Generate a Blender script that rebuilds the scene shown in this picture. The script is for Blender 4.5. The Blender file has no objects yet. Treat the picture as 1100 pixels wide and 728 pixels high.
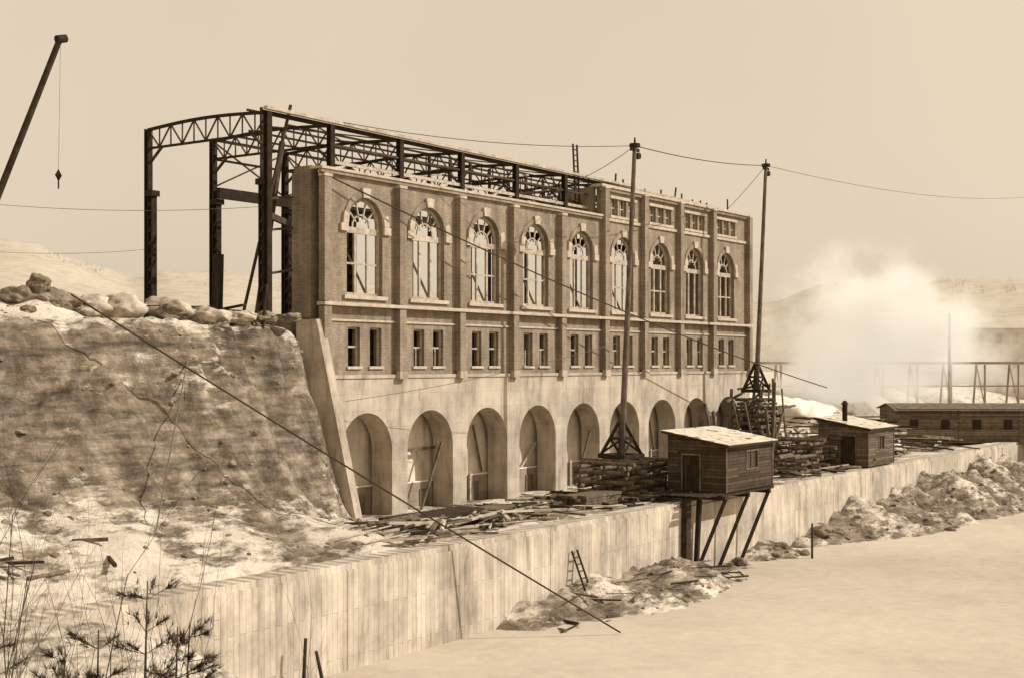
import bpy, bmesh, math, random
from mathutils import Vector, Matrix, noise
random.seed(7)
R=math.radians
# ---------------------------------------------------------------- site frame
TH=math.atan(1006/1450); ST,CT=math.sin(TH),math.cos(TH); CX=-58.04
SITE=Matrix(((ST,-CT,0,CX),(CT,ST,0,0),(0,0,1,0),(0,0,0,1)))
def at(x,y,z=0):
    "world metres (east, north, up) -> site metres (along facade, behind facade, up)"
    return ((x-CX)*ST+y*CT, -(x-CX)*CT+y*ST, z)
def sep(L):
    L=max(L,0.004)
    return (min(1,L**0.95*1.02), min(1,L**1.03*0.92), min(1,L**1.13*0.78),1)
# ---------------------------------------------------------------- materials
def newmat(name):
    m=bpy.data.materials.new(name); m.use_nodes=True
    nt=m.node_tree; b=nt.nodes['Principled BSDF']
    b.inputs['Roughness'].default_value=.9
    b.inputs['Specular IOR Level'].default_value=.15
    return m,nt,b
def N(nt,t,**k):
    n=nt.nodes.new(t)
    for a,v in k.items(): setattr(n,a,v)
    return n
def ramp(nt,fac,stops):
    r=N(nt,'ShaderNodeValToRGB'); e=r.color_ramp.elements
    while len(e)<len(stops): e.new(.5)
    for i,(p,c) in enumerate(stops): e[i].position=p; e[i].color=c
    nt.links.new(fac,r.inputs[0]); return r.outputs[0]
def coords(nt,scale=(1,1,1)):
    tc=N(nt,'ShaderNodeTexCoord'); mp=N(nt,'ShaderNodeMapping')
    mp.inputs['Scale'].default_value=scale
    nt.links.new(tc.outputs['Object'],mp.inputs[0]); return mp.outputs[0]
def noi(nt,vec,scale,detail=6,rough=.6):
    n=N(nt,'ShaderNodeTexNoise'); n.inputs['Scale'].default_value=scale
    n.inputs['Detail'].default_value=detail; n.inputs['Roughness'].default_value=rough
    nt.links.new(vec,n.inputs['Vector']); return n.outputs[0]
def mul(nt,a,b,fac=1,mode='MULTIPLY'):
    m=N(nt,'ShaderNodeMix',data_type='RGBA',blend_type=mode)
    m.inputs[0].default_value=fac
    nt.links.new(a,m.inputs[6]); nt.links.new(b,m.inputs[7]); return m.outputs[2]
def bump(nt,b,h,s=.4,d=.05):
    n=N(nt,'ShaderNodeBump'); n.inputs['Strength'].default_value=s; n.inputs['Distance'].default_value=d
    nt.links.new(h,n.inputs['Height']); nt.links.new(n.outputs[0],b.inputs['Normal'])
def G(v): return (v,v,v,1)
def mat(name,L,var=.35,scale=2,stretch=(1,1,1),bs=.3,rough=.9):
    m,nt,b=newmat(name); v=coords(nt,stretch)
    n=noi(nt,v,scale,6,.65)
    c=ramp(nt,n,[(.3,sep(L*(1-var))),(.7,sep(L*(1+var)))])
    nt.links.new(c,b.inputs['Base Color']); bump(nt,b,n,bs); b.inputs['Roughness'].default_value=rough
    return m
M={}
M['steel']=mat('dark_steel',.025,.5,3)
M['steel2']=mat('primed_steel',.055,.5,3)
M['stone']=mat('cut_stone',.44,.25,3)
M['wood']=mat('weathered_timber',.12,.65,3,(1,1,.4))
M['woodl']=mat('new_lumber',.4,.4,2.5)
M['woodd']=mat('dark_timber',.035,.5,3)
M['dark']=mat('dark_interior',.025,.3,1)
M['rope']=mat('steel_cable',.05,.3,1)
M['ropel']=mat('weathered_cable',.14,.3,1)
M['rock']=mat('broken_rock',.19,.65,1.6,bs=.8)
M['snow']=mat('snow',.78,.08,.7)
M['heap']=mat('snow_dusted_heap',.4,.55,1.4,bs=.6)
M['cloth']=mat('work_clothes',.05,.3,4)
M['bark']=mat('bark',.06,.4,6)
M['weed']=mat('dry_weed_stalks',.12,.5,6)
M['needle']=mat('pine_needles',.08,.5,5)
M['glass']=mat('window_glass',.05,.3,1,rough=.2)
m,nt,b=newmat('snowy_tar_paper'); v=coords(nt); n=noi(nt,v,1.3,8,.7)
nt.links.new(ramp(nt,n,[(.38,sep(.1)),(.45,sep(.5)),(.7,sep(.75))]),b.inputs['Base Color']); bump(nt,b,n,.3); M['tar']=m
# brick
m,nt,b=newmat('brick_masonry')
tc=N(nt,'ShaderNodeTexCoord'); sx=N(nt,'ShaderNodeSeparateXYZ'); nt.links.new(tc.outputs['Object'],sx.inputs[0])
ad=N(nt,'ShaderNodeMath',operation='ADD'); nt.links.new(sx.outputs[0],ad.inputs[0]); nt.links.new(sx.outputs[1],ad.inputs[1])
cb=N(nt,'ShaderNodeCombineXYZ'); nt.links.new(ad.outputs[0],cb.inputs[0]); nt.links.new(sx.outputs[2],cb.inputs[1])
bt=N(nt,'ShaderNodeTexBrick'); bt.inputs['Scale'].default_value=1
bt.inputs['Brick Width'].default_value=.24; bt.inputs['Row Height'].default_value=.085; bt.inputs['Mortar Size'].default_value=.008
bt.inputs['Color1'].default_value=sep(.18); bt.inputs['Color2'].default_value=sep(.25); bt.inputs['Mortar'].default_value=sep(.31)
nt.links.new(cb.outputs[0],bt.inputs['Vector'])
n=noi(nt,tc.outputs['Object'],.5,8,.72); c=ramp(nt,n,[(.3,G(.66)),(.7,G(1.3))])
mp=N(nt,'ShaderNodeMapping'); mp.inputs['Scale'].default_value=(1.5,1.5,.2); nt.links.new(tc.outputs['Object'],mp.inputs[0])
n2=noi(nt,mp.outputs[0],1.2,4); c2=ramp(nt,n2,[(.35,G(.8)),(.65,G(1.14))])
nt.links.new(mul(nt,mul(nt,bt.outputs[0],c),c2),b.inputs['Base Color']); bump(nt,b,bt.outputs[1],-.3,.02); M['brick']=m
# concrete
def concrete(name,L,board,horiz=False,bc=.6):
    m,nt,b=newmat(name); tc=N(nt,'ShaderNodeTexCoord'); o=tc.outputs['Object']
    mp=N(nt,'ShaderNodeMapping'); mp.inputs['Scale'].default_value=(.9,.9,.16) ; nt.links.new(o,mp.inputs[0])
    n=noi(nt,mp.outputs[0],1.6,8,.72); c=ramp(nt,n,[(.3,sep(L*.5)),(.48,sep(L*.97)),(.75,sep(min(.85,L*1.22)))])
    n2=noi(nt,o,.35,8,.68); c2=ramp(nt,n2,[(.35,G(.64)),(.6,G(1.05))])
    w=N(nt,'ShaderNodeTexBrick'); w.inputs['Scale'].default_value=1; w.inputs['Brick Width'].default_value=3.7 if not horiz else 4.
    w.inputs['Row Height'].default_value=board; w.inputs['Mortar Size'].default_value=.014
    w.inputs['Color1'].default_value=G(.8); w.inputs['Color2'].default_value=G(1.08); w.inputs['Mortar'].default_value=G(.5)
    s=N(nt,'ShaderNodeSeparateXYZ'); cb=N(nt,'ShaderNodeCombineXYZ'); nt.links.new(o,s.inputs[0])
    if horiz: nt.links.new(s.outputs[0],cb.inputs[0]); nt.links.new(s.outputs[2],cb.inputs[1])
    else: nt.links.new(s.outputs[2],cb.inputs[0]); nt.links.new(s.outputs[0],cb.inputs[1])
    nt.links.new(cb.outputs[0],w.inputs['Vector'])
    nt.links.new(mul(nt,mul(nt,c,c2),w.outputs[0],bc),b.inputs['Base Color']); bump(nt,b,n,.25); return m
M['wallc']=concrete('board_formed_concrete',.55,.31,False,.8)
M['conc']=concrete('arcade_concrete',.48,.9,True,.35)
M['concl']=concrete('brightened_concrete',.7,.6,True,.2)  # paler base colour brightens the bulkheads inside the arches
M['concd']=concrete('inner_concrete',.3,.6,True)  # base tone lowered to deepen the shade inside the arches
def planks(name,L,vert=False):
    m,nt,b=newmat(name); tc=N(nt,'ShaderNodeTexCoord'); o=tc.outputs['Object']
    s=N(nt,'ShaderNodeSeparateXYZ'); cb=N(nt,'ShaderNodeCombineXYZ'); nt.links.new(o,s.inputs[0])
    a=N(nt,'ShaderNodeMath',operation='ADD'); nt.links.new(s.outputs[0],a.inputs[0]); nt.links.new(s.outputs[1],a.inputs[1])
    nt.links.new(a.outputs[0],cb.inputs[1 if vert else 0]); nt.links.new(s.outputs[2],cb.inputs[0 if vert else 1])
    w=N(nt,'ShaderNodeTexBrick'); w.inputs['Scale'].default_value=1; w.inputs['Brick Width'].default_value=3.1
    w.inputs['Row Height'].default_value=.2; w.inputs['Mortar Size'].default_value=.014
    w.inputs['Color1'].default_value=sep(L*.6); w.inputs['Color2'].default_value=sep(L*1.3); w.inputs['Mortar'].default_value=sep(L*.2)
    nt.links.new(cb.outputs[0],w.inputs['Vector'])
    n=noi(nt,o,2.0,8,.75); c=ramp(nt,n,[(.3,G(.5)),(.7,G(1.35))])
    nt.links.new(mul(nt,w.outputs[0],c),b.inputs['Base Color']); bump(nt,b,w.outputs[1],-.4,.02); return m
M['plank']=planks('shack_boards',.075); M['plankv']=planks('door_boards',.045,True)
M['plankl']=planks('shack_boards_light',.14)
# ground
m,nt,b=newmat('snow_and_earth'); tc=N(nt,'ShaderNodeTexCoord'); o=tc.outputs['Object']
n1=noi(nt,o,.7,12,.72); dirt=ramp(nt,n1,[(.32,sep(.06)),(.46,sep(.14)),(.56,sep(.23)),(.7,sep(.36))])
mp=N(nt,'ShaderNodeMapping'); mp.inputs['Scale'].default_value=(.2,.4,1.7); mp.inputs['Rotation'].default_value=(0,R(-24),0); nt.links.new(o,mp.inputs[0])
n4=noi(nt,mp.outputs[0],1.6,10,.72); d2=ramp(nt,n4,[(.38,G(.5)),(.6,G(1.35))])
dirt=mul(nt,dirt,d2)
n3=noi(nt,o,.3,10,.7); snow=ramp(nt,n3,[(.3,sep(.46)),(.6,sep(.74))])
atn=N(nt,'ShaderNodeAttribute'); atn.attribute_name='snow'
mp5=N(nt,'ShaderNodeMapping'); mp5.inputs['Scale'].default_value=(.5,.9,1.6); mp5.inputs['Rotation'].default_value=(0,R(-20),0); nt.links.new(o,mp5.inputs[0])
n2=noi(nt,mp5.outputs[0],1.2,12,.75)
a=N(nt,'ShaderNodeMath',operation='MULTIPLY_ADD'); nt.links.new(n2,a.inputs[0]); a.inputs[1].default_value=2.6; a.inputs[2].default_value=-1.3
a2=N(nt,'ShaderNodeMath',operation='ADD'); nt.links.new(a.outputs[0],a2.inputs[0]); nt.links.new(atn.outputs['Fac'],a2.inputs[1])
f=ramp(nt,a2.outputs[0],[(.38,G(0)),(.74,G(1))])
mx=N(nt,'ShaderNodeMix',data_type='RGBA'); nt.links.new(f,mx.inputs[0]); nt.links.new(dirt,mx.inputs[6]); nt.links.new(snow,mx.inputs[7])
nt.links.new(mx.outputs[2],b.inputs['Base Color']); bump(nt,b,n1,.9,.45); M['ground']=m
# ice
m,nt,b=newmat('river_ice'); tc=N(nt,'ShaderNodeTexCoord'); o=tc.outputs['Object']
n=noi(nt,o,.05,10,.65); c=ramp(nt,n,[(.35,sep(.37)),(.65,sep(.52))])
n2=noi(nt,o,1.2,8,.75); c2=ramp(nt,n2,[(.3,G(.86)),(.7,G(1.07))]); nt.links.new(mul(nt,c,c2),b.inputs['Base Color']); bump(nt,b,n2,.25,.08); M['ice']=m
# hills
m,nt,b=newmat('hazy_snow_hills'); tc=N(nt,'ShaderNodeTexCoord'); o=tc.outputs['Object']
mp=N(nt,'ShaderNodeMapping'); mp.inputs['Scale'].default_value=(1,1,1.6); nt.links.new(o,mp.inputs[0])
n=noi(nt,mp.outputs[0],.02,6,.7); c=ramp(nt,n,[(.4,(.43,.375,.29,1)),(.6,(.49,.43,.335,1))])  # distance haze is put into these pale base colours
n2=noi(nt,mp.outputs[0],.14,8,.75); c2=ramp(nt,n2,[(.42,G(.86)),(.54,G(1.02))])
nt.links.new(mul(nt,c,c2),b.inputs['Base Color']); M['hill']=m
M['haze']=mat('hazy_mill_wall',.46,.08,.2)  # distance haze painted into the mill, tree and trestle tones
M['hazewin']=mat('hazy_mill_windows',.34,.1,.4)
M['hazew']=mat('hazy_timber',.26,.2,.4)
# ---------------------------------------------------------------- mesh builder
class MB:
    def __init__(s): s.v=[]; s.f=[]
    def add(s,vs,fs):
        k=len(s.v); s.v+= [tuple(v) for v in vs]; s.f+=[tuple(i+k for i in f) for f in fs]
    def box(s,a0,a1,b0,b1,c0,c1):
        s.add([(a0,b0,c0),(a1,b0,c0),(a1,b1,c0),(a0,b1,c0),(a0,b0,c1),(a1,b0,c1),(a1,b1,c1),(a0,b1,c1)],
              [(3,2,1,0),(4,5,6,7),(0,1,5,4),(1,2,6,5),(2,3,7,6),(3,0,4,7)])
    def beam(s,p,q,w,h=None):
        h=h or w; p=Vector(p); q=Vector(q); d=(q-p)
        if d.length<1e-6: return
        d.normalize(); up=Vector((0,0,1)) if abs(d.z)<.95 else Vector((0,1,0))
        x=d.cross(up).normalized()*w/2; y=x.cross(d).normalized()*h/2
        s.add([p-x-y,p+x-y,p+x+y,p-x+y,q-x-y,q+x-y,q+x+y,q-x+y],
              [(3,2,1,0),(4,5,6,7),(0,1,5,4),(1,2,6,5),(2,3,7,6),(3,0,4,7)])
    def cyl(s,p,q,r0,r1=None,n=10):
        r1=r0 if r1 is None else r1; p=Vector(p); q=Vector(q); d=(q-p).normalized()
        up=Vector((0,0,1)) if abs(d.z)<.95 else Vector((0,1,0)); x=d.cross(up).normalized(); y=x.cross(d)
        vs=[];
        for c,r in((p,r0),(q,r1)):
            for i in range(n):
                a=2*math.pi*i/n; vs.append(c+(x*math.cos(a)+y*math.sin(a))*r)
        fs=[(i,(i+1)%n,n+(i+1)%n,n+i) for i in range(n)]+[tuple(range(n))[::-1],tuple(range(n,2*n))]
        s.add(vs,fs)
    def Ibeam(s,p0,z0,z1,w):
        x,y=p0; t=.05; h=w/2
        s.box(x-h,x+h,y-h,y-h+t,z0,z1); s.box(x-h,x+h,y+h-t,y+h,z0,z1); s.box(x-t/2,x+t/2,y-h+t,y+h-t,z0,z1)
    def rock(s,c,r,seed,sub=1,flat=.7):
        bm=bmesh.new(); bmesh.ops.create_icosphere(bm,subdivisions=sub+1,radius=1)
        sc=Vector((random.uniform(.7,1.3),random.uniform(.7,1.3),flat*random.uniform(.7,1.2)))
        vs=[]
        for v in bm.verts:
            k=1+.45*noise.noise(v.co*1.3+Vector((seed*3.1,seed*1.7,0)))+.2*noise.noise(v.co*3.5+Vector((seed,0,seed)))
            vs.append(Vector(c)+Vector((v.co.x*sc.x,v.co.y*sc.y,v.co.z*sc.z))*r*k)
        s.add(vs,[[v.index for v in f.verts] for f in bm.faces]); bm.free()
def mesh_obj(name,mb,mt,origin=(0,0,0),parent=None,smooth=False):
    me=bpy.data.meshes.new(name); o=Vector(origin)
    me.from_pydata([tuple(Vector(v)-o) for v in mb.v],[],mb.f); me.update()
    if smooth:
        for p in me.polygons: p.use_smooth=True
    me.materials.append(M[mt]); ob=bpy.data.objects.new(name,me); bpy.context.collection.objects.link(ob)
    if parent: ob.parent=parent
    else: ob.matrix_world=SITE@Matrix.Translation(o)
    return ob
class Grp:
    def __init__(s,name,origin):
        s.o=origin; s.e=bpy.data.objects.new(name,None); bpy.context.collection.objects.link(s.e)
        s.e.matrix_world=SITE@Matrix.Translation(Vector(origin)); s.e.empty_display_size=.5
    def part(s,name,mb,mt,smooth=False): return mesh_obj(name,mb,mt,s.o,s.e,smooth)
def ss(a,b,x):
    t=(x-a)/(b-a); t=max(0,min(1,t)); return t*t*(3-2*t)
def lerp(a,b,t): return a+(b-a)*t
def fn(x,y,z,sc,oc=4):
    v=0;a=1;t=0
    for i in range(oc):
        v+=a*noise.noise(Vector((x*sc+7.3,y*sc+1.9,z*sc))); t+=a; a*=.5; sc*=2.1
    return v/t*2
def interp(x,pts):
    if x<=pts[0][0]: return pts[0][1]
    for (a,b),(c,d) in zip(pts,pts[1:]):
        if x<=c: return lerp(b,d,(x-a)/(c-a))
    return pts[-1][1]
# ---------------------------------------------------------------- terrain
WT=-7.25
def H(s,w,full=False):
    n=fn(s,w,0,.22); nf=fn(s,w,3,.9,3)
    if w<-10.9:      # river side
        z=-12.1; sn=.75
        d=-11.5-w
        m1=interp(s,[(80,0),(86,1.2),(94,1.8),(100,2.2),(105,1.2),(110,.6),(114,1.7),(117,.5),(121,1.4),(128,2.5),(136,2.2),(146,3.6),(165,3.4),(200,2)])
        wd=interp(s,[(80,3),(94,6.0),(105,4),(120,3),(130,7),(150,8.5),(170,8)])
        m=m1*max(0,1-d/wd)**.8*(1+.45*n+.15*nf)
        if m>.05: sn=.32+.45*n
        L=4.75*(1-ss(60,71,s))*(1-ss(1,9,d)); 
        if L>.3: sn=.68
        z=z+max(m,L)+ (.12*nf if (m>.1 or L>.1) else 0)
        X=CX+s*ST-w*CT; Y=s*CT+w*ST; dc=math.hypot(X,Y)
        hz=-1.25-.3*dc+.25*n
        if hz>z: z=hz; sn=.8
        fb=ss(-200,-260,w)
        z=lerp(z,-4,fb)
        return (z,sn) if full else z
    # land side
    bank=1-ss(82.3,86.5,s)
    toez=interp(s,[(40,-3.6),(58,-4.3),(70,-5.2),(77,-5.9),(84,-7.2)])
    toew=interp(s,[(55,-5.6),(75,-6.2),(80,-4.6),(85,-2.2)])
    edge=.2+.7*fn(s,0,9,.15)+.3*fn(s,0,4,.8,3)
    topz=2.6+.7*ss(0,6,w)+1.0*ss(76,56,s)*ss(-.5,3,w)+.4*n*ss(0,2,w)+.25*nf
    if w>edge-0.2: zl=topz; sl=.62+.4*n
    elif w>toew:
        t=(w-toew)/(edge-.2-toew)
        p=interp(t,[(0,0),(.25,.17),(.5,.46),(.56,.58),(.74,.68),(.8,.8),(.93,.95),(1,1)])
        g=fn(s+2.6*t,0,2,.55,4)
        zl=lerp(toez,topz,p)+(.5*n+.45*nf+.8*g)*min(1,4.5*t*(1-t))
        sl=interp(t,[(0,.52),(.1,.4),(.25,.24),(.35,.12),(.55,.0),(.72,.24),(.8,.02),(.93,.22),(1,.55)])+.3*n
    else:
        t=(w+10.9)/(toew+10.9); zl=lerp(WT-.05,toez,t**.8)+.3*n*min(1,6*t)*(1)+.14*nf*min(1,6*t); sl=.62+.45*n
    zr=-7.55+.12*n+.06*nf+ .25*ss(-7,-10.5,w); sr=.5+.4*n
    if s>=84:
        inb=(s<136.6)
        if w>10.5 and inb: zr=2.7; sr=.7
        if s>136: 
            k=ss(136,141,s)
            zr=zr+k*(4.8*ss(-6,14,w)+1.2*n*ss(-8,-2,w)); sr=.7+.3*n
    z=lerp(zr,zl,bank); sn=lerp(sr,sl,bank)
    if w<-10.3: z=min(z,WT-.03)
    far=ss(60,300,w); z=lerp(z,-1,far)
    return (z,sn) if full else z
def fr(a,b,st):
    out=[];x=a
    while x<b-1e-6: out.append(x); x+=st
    return out
SL=[-4000,-2000,-1000,-500,-250,-120,-60,-30,-10]+fr(0,54,2)+fr(54,88,.3)+fr(88,165,.55)+fr(165,220,2)+[220,240,270,320,400,600,1000,2000,4000]
WL=[-4000,-2000,-1000,-500,-300,-260,-230,-200,-150,-100,-80]+fr(-66,-22,2)+fr(-22,-11.5,.42)+[-11.38,-10.42]+fr(-10.1,2.5,.25)+fr(2.5,24,.8)+fr(24,60,4)+[60,80,120,200,300,600,1000,2000,4000]
mb=MB(); sn=[]
for s in SL:
    for w in WL:
        z,q=H(s,w,True); mb.v.append((s,w,z)); sn.append(q)
nw=len(WL)
for i in range(len(SL)-1):
    for j in range(nw-1):
        mb.f.append((i*nw+j,(i+1)*nw+j,(i+1)*nw+j+1,i*nw+j+1))
g=mesh_obj('ground',mb,'ground',smooth=True)
A=g.data.attributes.new('snow','FLOAT','POINT'); A.data.foreach_set('value',sn)
mb=MB(); mb.add([(-4000,-240,-11.5),(4000,-240,-11.5),(4000,-11.3,-11.5),(-4000,-11.3,-11.5)],[(0,1,2,3)])
mesh_obj('river',mb,'ice')
# hills
mb=MB(); K=540; rr=[420,480,540,600,660,720,760,900]; hp=[0,.2,.38,.5,.68,.84,1,.9]; nr=len(rr)
def ridge(az):
    u=550+1450*math.tan(az) if abs(az)<1.2 else (-9e9 if az<0 else 9e9)
    return interp(u,[(-400,120),(0,124),(30,121),(100,103),(150,90),(172,97),(240,97),(400,80),(700,62),(830,60),(868,80),(905,88),(960,79),(1010,86),(1100,84),(1500,70)])
for i in range(K):
    az=-math.pi+2*math.pi*i/K
    h=ridge(az)/1450
    for r,p in zip(rr,hp):
        z=-2+(h*760+2.7)*p*(1+.06*fn(math.cos(az)*6,math.sin(az)*6,r*.01,2.5)+.02*fn(math.cos(az)*50,math.sin(az)*50,r*.03,2.5,2))
        x,y=math.sin(az)*r,math.cos(az)*r
        mb.v.append(at(x,y,z if p else -13))
for i in range(K):
    for j in range(nr-1):
        a=i*nr+j; c=((i+1)%K)*nr+j; mb.f.append((a,c,c+1,a+1))
mesh_obj('hills',mb,'hill',smooth=True)
random.seed(3); mb=MB()
for k in range(1500):
    az=random.uniform(-.45,.45); 
    if fn(az*30,0,5,1.)<-.1: continue
    r=random.uniform(690,765); h=ridge(az)/1450; p=interp(r,[(660,.68),(720,.84),(760,1),(900,.9)])
    z=-2+(h*760+2.7)*p*(1+.06*fn(math.cos(az)*6,math.sin(az)*6,r*.01,2.5)); x,y=math.sin(az)*r,math.cos(az)*r
    t=random.uniform(2.,4.); c=Vector(at(x,y,z-.8))
    for q in range(5):
        a=random.uniform(0,6.28); e=c+Vector((math.cos(a)*t*.3,math.sin(a)*t*.3,t*random.uniform(.7,1.))); mb.add([c+Vector((-.1,0,0)),c+Vector((.1,.1,0)),e],[(0,1,2)])
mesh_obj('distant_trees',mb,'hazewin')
# ---------------------------------------------------------------- retaining wall
random.seed(8)
G_=Grp('retaining_wall',(100,-11,WT))
mb=MB(); s=44.
while s<600:
    L=7.4 if s<200 else 40; off=random.uniform(-.02,.02)
    mb.box(s,s+L-.03,-11.6+off,-10.3,-12.4,WT-.25+random.uniform(-.03,.03)); s+=L
G_.part('wall_panels',mb,'wallc')
mb=MB(); mb.box(44,600,-11.5,-10.36,WT-.3,WT); G_.part('coping',mb,'wallc')
# ---------------------------------------------------------------- power house
S0,S1=84.4,136.2; BAY=5.5; BC=[88+BAY*n for n in range(9)]
PH=Grp('brick_power_house',(S0,0,0))
def arch_wall(mb,s0,s1,z0,z1,c,r,zs,zb,w0,w1,n=20):
    for w in (w0,w1):
        mb.add([(s0,w,z0),(c-r,w,z0),(c-r,w,z1),(s0,w,z1)],[(0,1,2,3)])
        mb.add([(c+r,w,z0),(s1,w,z0),(s1,w,z1),(c+r,w,z1)],[(0,1,2,3)])
        if zb>z0: mb.add([(c-r,w,z0),(c+r,w,z0),(c+r,w,zb),(c-r,w,zb)],[(0,1,2,3)])
        P=[(c-r*math.cos(math.pi*i/n),zs+r*math.sin(math.pi*i/n)) for i in range(n+1)]
        for (a,b),(d,e) in zip(P,P[1:]): mb.add([(a,w,b),(d,w,e),(d,w,z1),(a,w,z1)],[(0,1,2,3)])
    P=[(c-r,zb)]+P+[(c+r,zb)]
    for (a,b),(d,e) in zip(P,P[1:]): mb.add([(a,w0,b),(a,w1,b),(d,w1,e),(d,w0,e)],[(0,1,2,3)])
    if zb>z0: mb.add([(c-r,w0,zb),(c+r,w0,zb),(c+r,w1,zb),(c-r,w1,zb)],[(0,1,2,3)])
def rect_wall(mb,s0,s1,z0,z1,opens,ob,ot,w0,w1):
    xs=s0
    for a,b in opens:
        mb.box(xs,a,w0,w1,z0,z1); mb.box(a,b,w0,w1,z0,ob); mb.box(a,b,w0,w1,ot,z1); xs=b
    mb.box(xs,s1,w0,w1,z0,z1)
brick=MB(); conc=MB(); stone=MB(); frm=MB(); inner=MB(); snowb=MB(); brace=MB(); pale=MB(); form=MB()
ZT,ZH=10.65,12.8; WR_=1.45; WS=8.12
for n,c in enumerate(BC):
    a=c-BAY/2 if n else S0; b=c+BAY/2 if n<8 else S1
    arch_wall(conc,a,b,-8.2,-.05,c,2.08,-3.98,-8.2,-.15,1.3,26)
    rect_wall(brick,a,b,.0,3.05,[(c-1.36,c-.4),(c+.4,c+1.36)],.6,2.66,0,.55)
    for q in(-.88,.88):
        stone.box(c+q-.6,c+q+.6,-.1,.2,.45,.597); 
        frm.box(c+q-.48,c+q-.39,.2,.3,.6,2.66); frm.box(c+q+.39,c+q+.48,.2,.3,.6,2.66); frm.box(c+q-.39,c+q+.39,.2,.3,2.56,2.66)
        if (n*3+int(q>0))%4!=1: frm.box(c+q-.39,c+q+.39,.22,.3,1.58,1.68)
        if n%2: frm.box(c+q-.03,c+q+.03,.22,.3,.6,1.58)
    arch_wall(brick,a,b,3.05,ZT,c,WR_,WS,4.35,0.001,.55,24)
    stone.box(c-1.75,c+1.75,-.14,.5,4.14,4.346)
    r0,r1=WR_+.005,WR_+.32
    def pt(r,t,w): return (c-r*math.cos(t),w,WS+r*math.sin(t))
    for i in range(18):
        a0,a1=math.pi*i/18,math.pi*(i+1)/18
        tgt=stone if i in(0,1,16,17,8,9) else brick
        ro=r1+(.2 if i in(8,9) else (.1 if tgt is stone else 0)); w0=-.16 if tgt is stone else -.07
        vs=[pt(r0,a0,w0),pt(r0,a1,w0),pt(ro,a1,w0),pt(ro,a0,w0),pt(r0,a0,.1),pt(r0,a1,.1),pt(ro,a1,.1),pt(ro,a0,.1)]
        tgt.add(vs,[(0,1,2,3),(0,4,5,1),(1,5,6,2),(2,6,7,3),(3,7,4,0)])
    for q in(-1,1): stone.box(c+q*1.74-.28,c+q*1.74+.28,-.15,.1,7.7,8.11)
    e=WR_-.07
    for q in(-e,-.5,.5,e): frm.box(c+q-.07,c+q+.07,.25,.37,4.35,7.7 if abs(q)<1 else WS)
    frm.box(c-e-.06,c+e+.06,.23,.39,7.66,7.98); frm.box(c-e-.05,c+e+.05,.26,.36,4.35,4.5)
    if n%3!=1: frm.box(c-e+.07,c+e-.07,.27,.35,6.0,6.1)
    for i in range(14):
        t0,t1=math.pi*i/14,math.pi*(i+1)/14
        frm.beam((c-e*math.cos(t0),.31,WS+e*math.sin(t0)),(c-e*math.cos(t1),.31,WS+e*math.sin(t1)),.14,.14)
    for t in (38,72,108,142): frm.beam((c-.5*math.cos(R(t)),.31,7.98+.5*math.sin(R(t))),(c-e*math.cos(R(t)),.31,WS+e*math.sin(R(t))),.08,.08)
    for i in range(8):
        t0,t1=math.pi*i/8,math.pi*(i+1)/8
        frm.beam((c-.7*math.cos(t0),.31,7.98+.7*math.sin(t0)),(c-.7*math.cos(t1),.31,7.98+.7*math.sin(t1)),.08,.08)
    brace.beam((c-1.1,.6,4.4),(c+1.2,2.2+random.random(),8.9+random.random()),.13); brace.beam((c+1.0,.75,4.4),(c-.6,1.9,8.6),.11)
    brace.beam((c-.2+random.uniform(-.6,.6),1.4,3.3),(c+random.uniform(-1,1),1.5,9.6),.14)
    # bulkhead behind each arch, darker sill wall in front of it, formwork timbers
    pale.box(a+.01,b-.01,1.62,1.9,-8.2,-.31)
    zl=-6.0+random.uniform(-.2,.2)
    inner.box(c-2.6,c+2.6,1.38,1.61,-8.2,zl); snowb.box(c-2.5,c+2.5,1.36,1.61,zl+.003,zl+.07)
    k=.6+.35*math.sin(n*2.3); brace.box(c+k,c+k+.9,1.33,1.375,-8.2,zl-.4)
    v_=n%4
    if v_ in(0,2): form.box(c+k-.16,c+k-.02,1.22,1.374,-8.2,zl+.2)
    if v_==1: brace.beam((c-1.9,1.15,-4.25),(c+2.0,1.15,-4.15),.1,.16)
    if v_==3: form.beam((c+.2,1.5,-6.2),(c+1.9,1.3,-4.4),.12)
    if v_==2: brace.beam((c+1.6,1.45,-5.9),(c+.5,1.3,-3.0),.12)
    if n%3==1: brace.beam((c-.2,.4,-7.6),(c+1.6,.3,-3.8),.12)
    if n>=5:
        rect_wall(brick,a,b,ZT,ZH,[(c-1.68,c-.72),(c-.48,c+.48),(c+.72,c+1.68)],10.98,12.15,0.0015,.5)
        stone.box(c-1.85,c+1.85,-.12,.3,10.8,10.977); stone.box(c-1.85,c+1.85,-.1,.3,12.153,12.35)
        for q in(-1.2,0,1.2):
            frm.box(c+q-.04,c+q+.04,.2,.28,10.98,12.15); frm.box(c+q-.46,c+q-.045,.2,.28,11.5,11.58); frm.box(c+q+.045,c+q+.46,.2,.28,11.5,11.58)
            frm.box(c+q-.48,c+q-.4,.19,.29,10.98,12.15); frm.box(c+q+.4,c+q+.48,.19,.29,10.98,12.15)
brick.box(S0,S0+.55,.56,1.9,2.0,ZT-.02)
brick.box(S0+.002,S0+.5,.5,1.7,ZT-.02,ZT+.3)
brick.box(S1-.55,S1,.56,10.4,0,ZH)
brick.box(112.3,112.74,.56,2.6,ZT,ZH)
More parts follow.
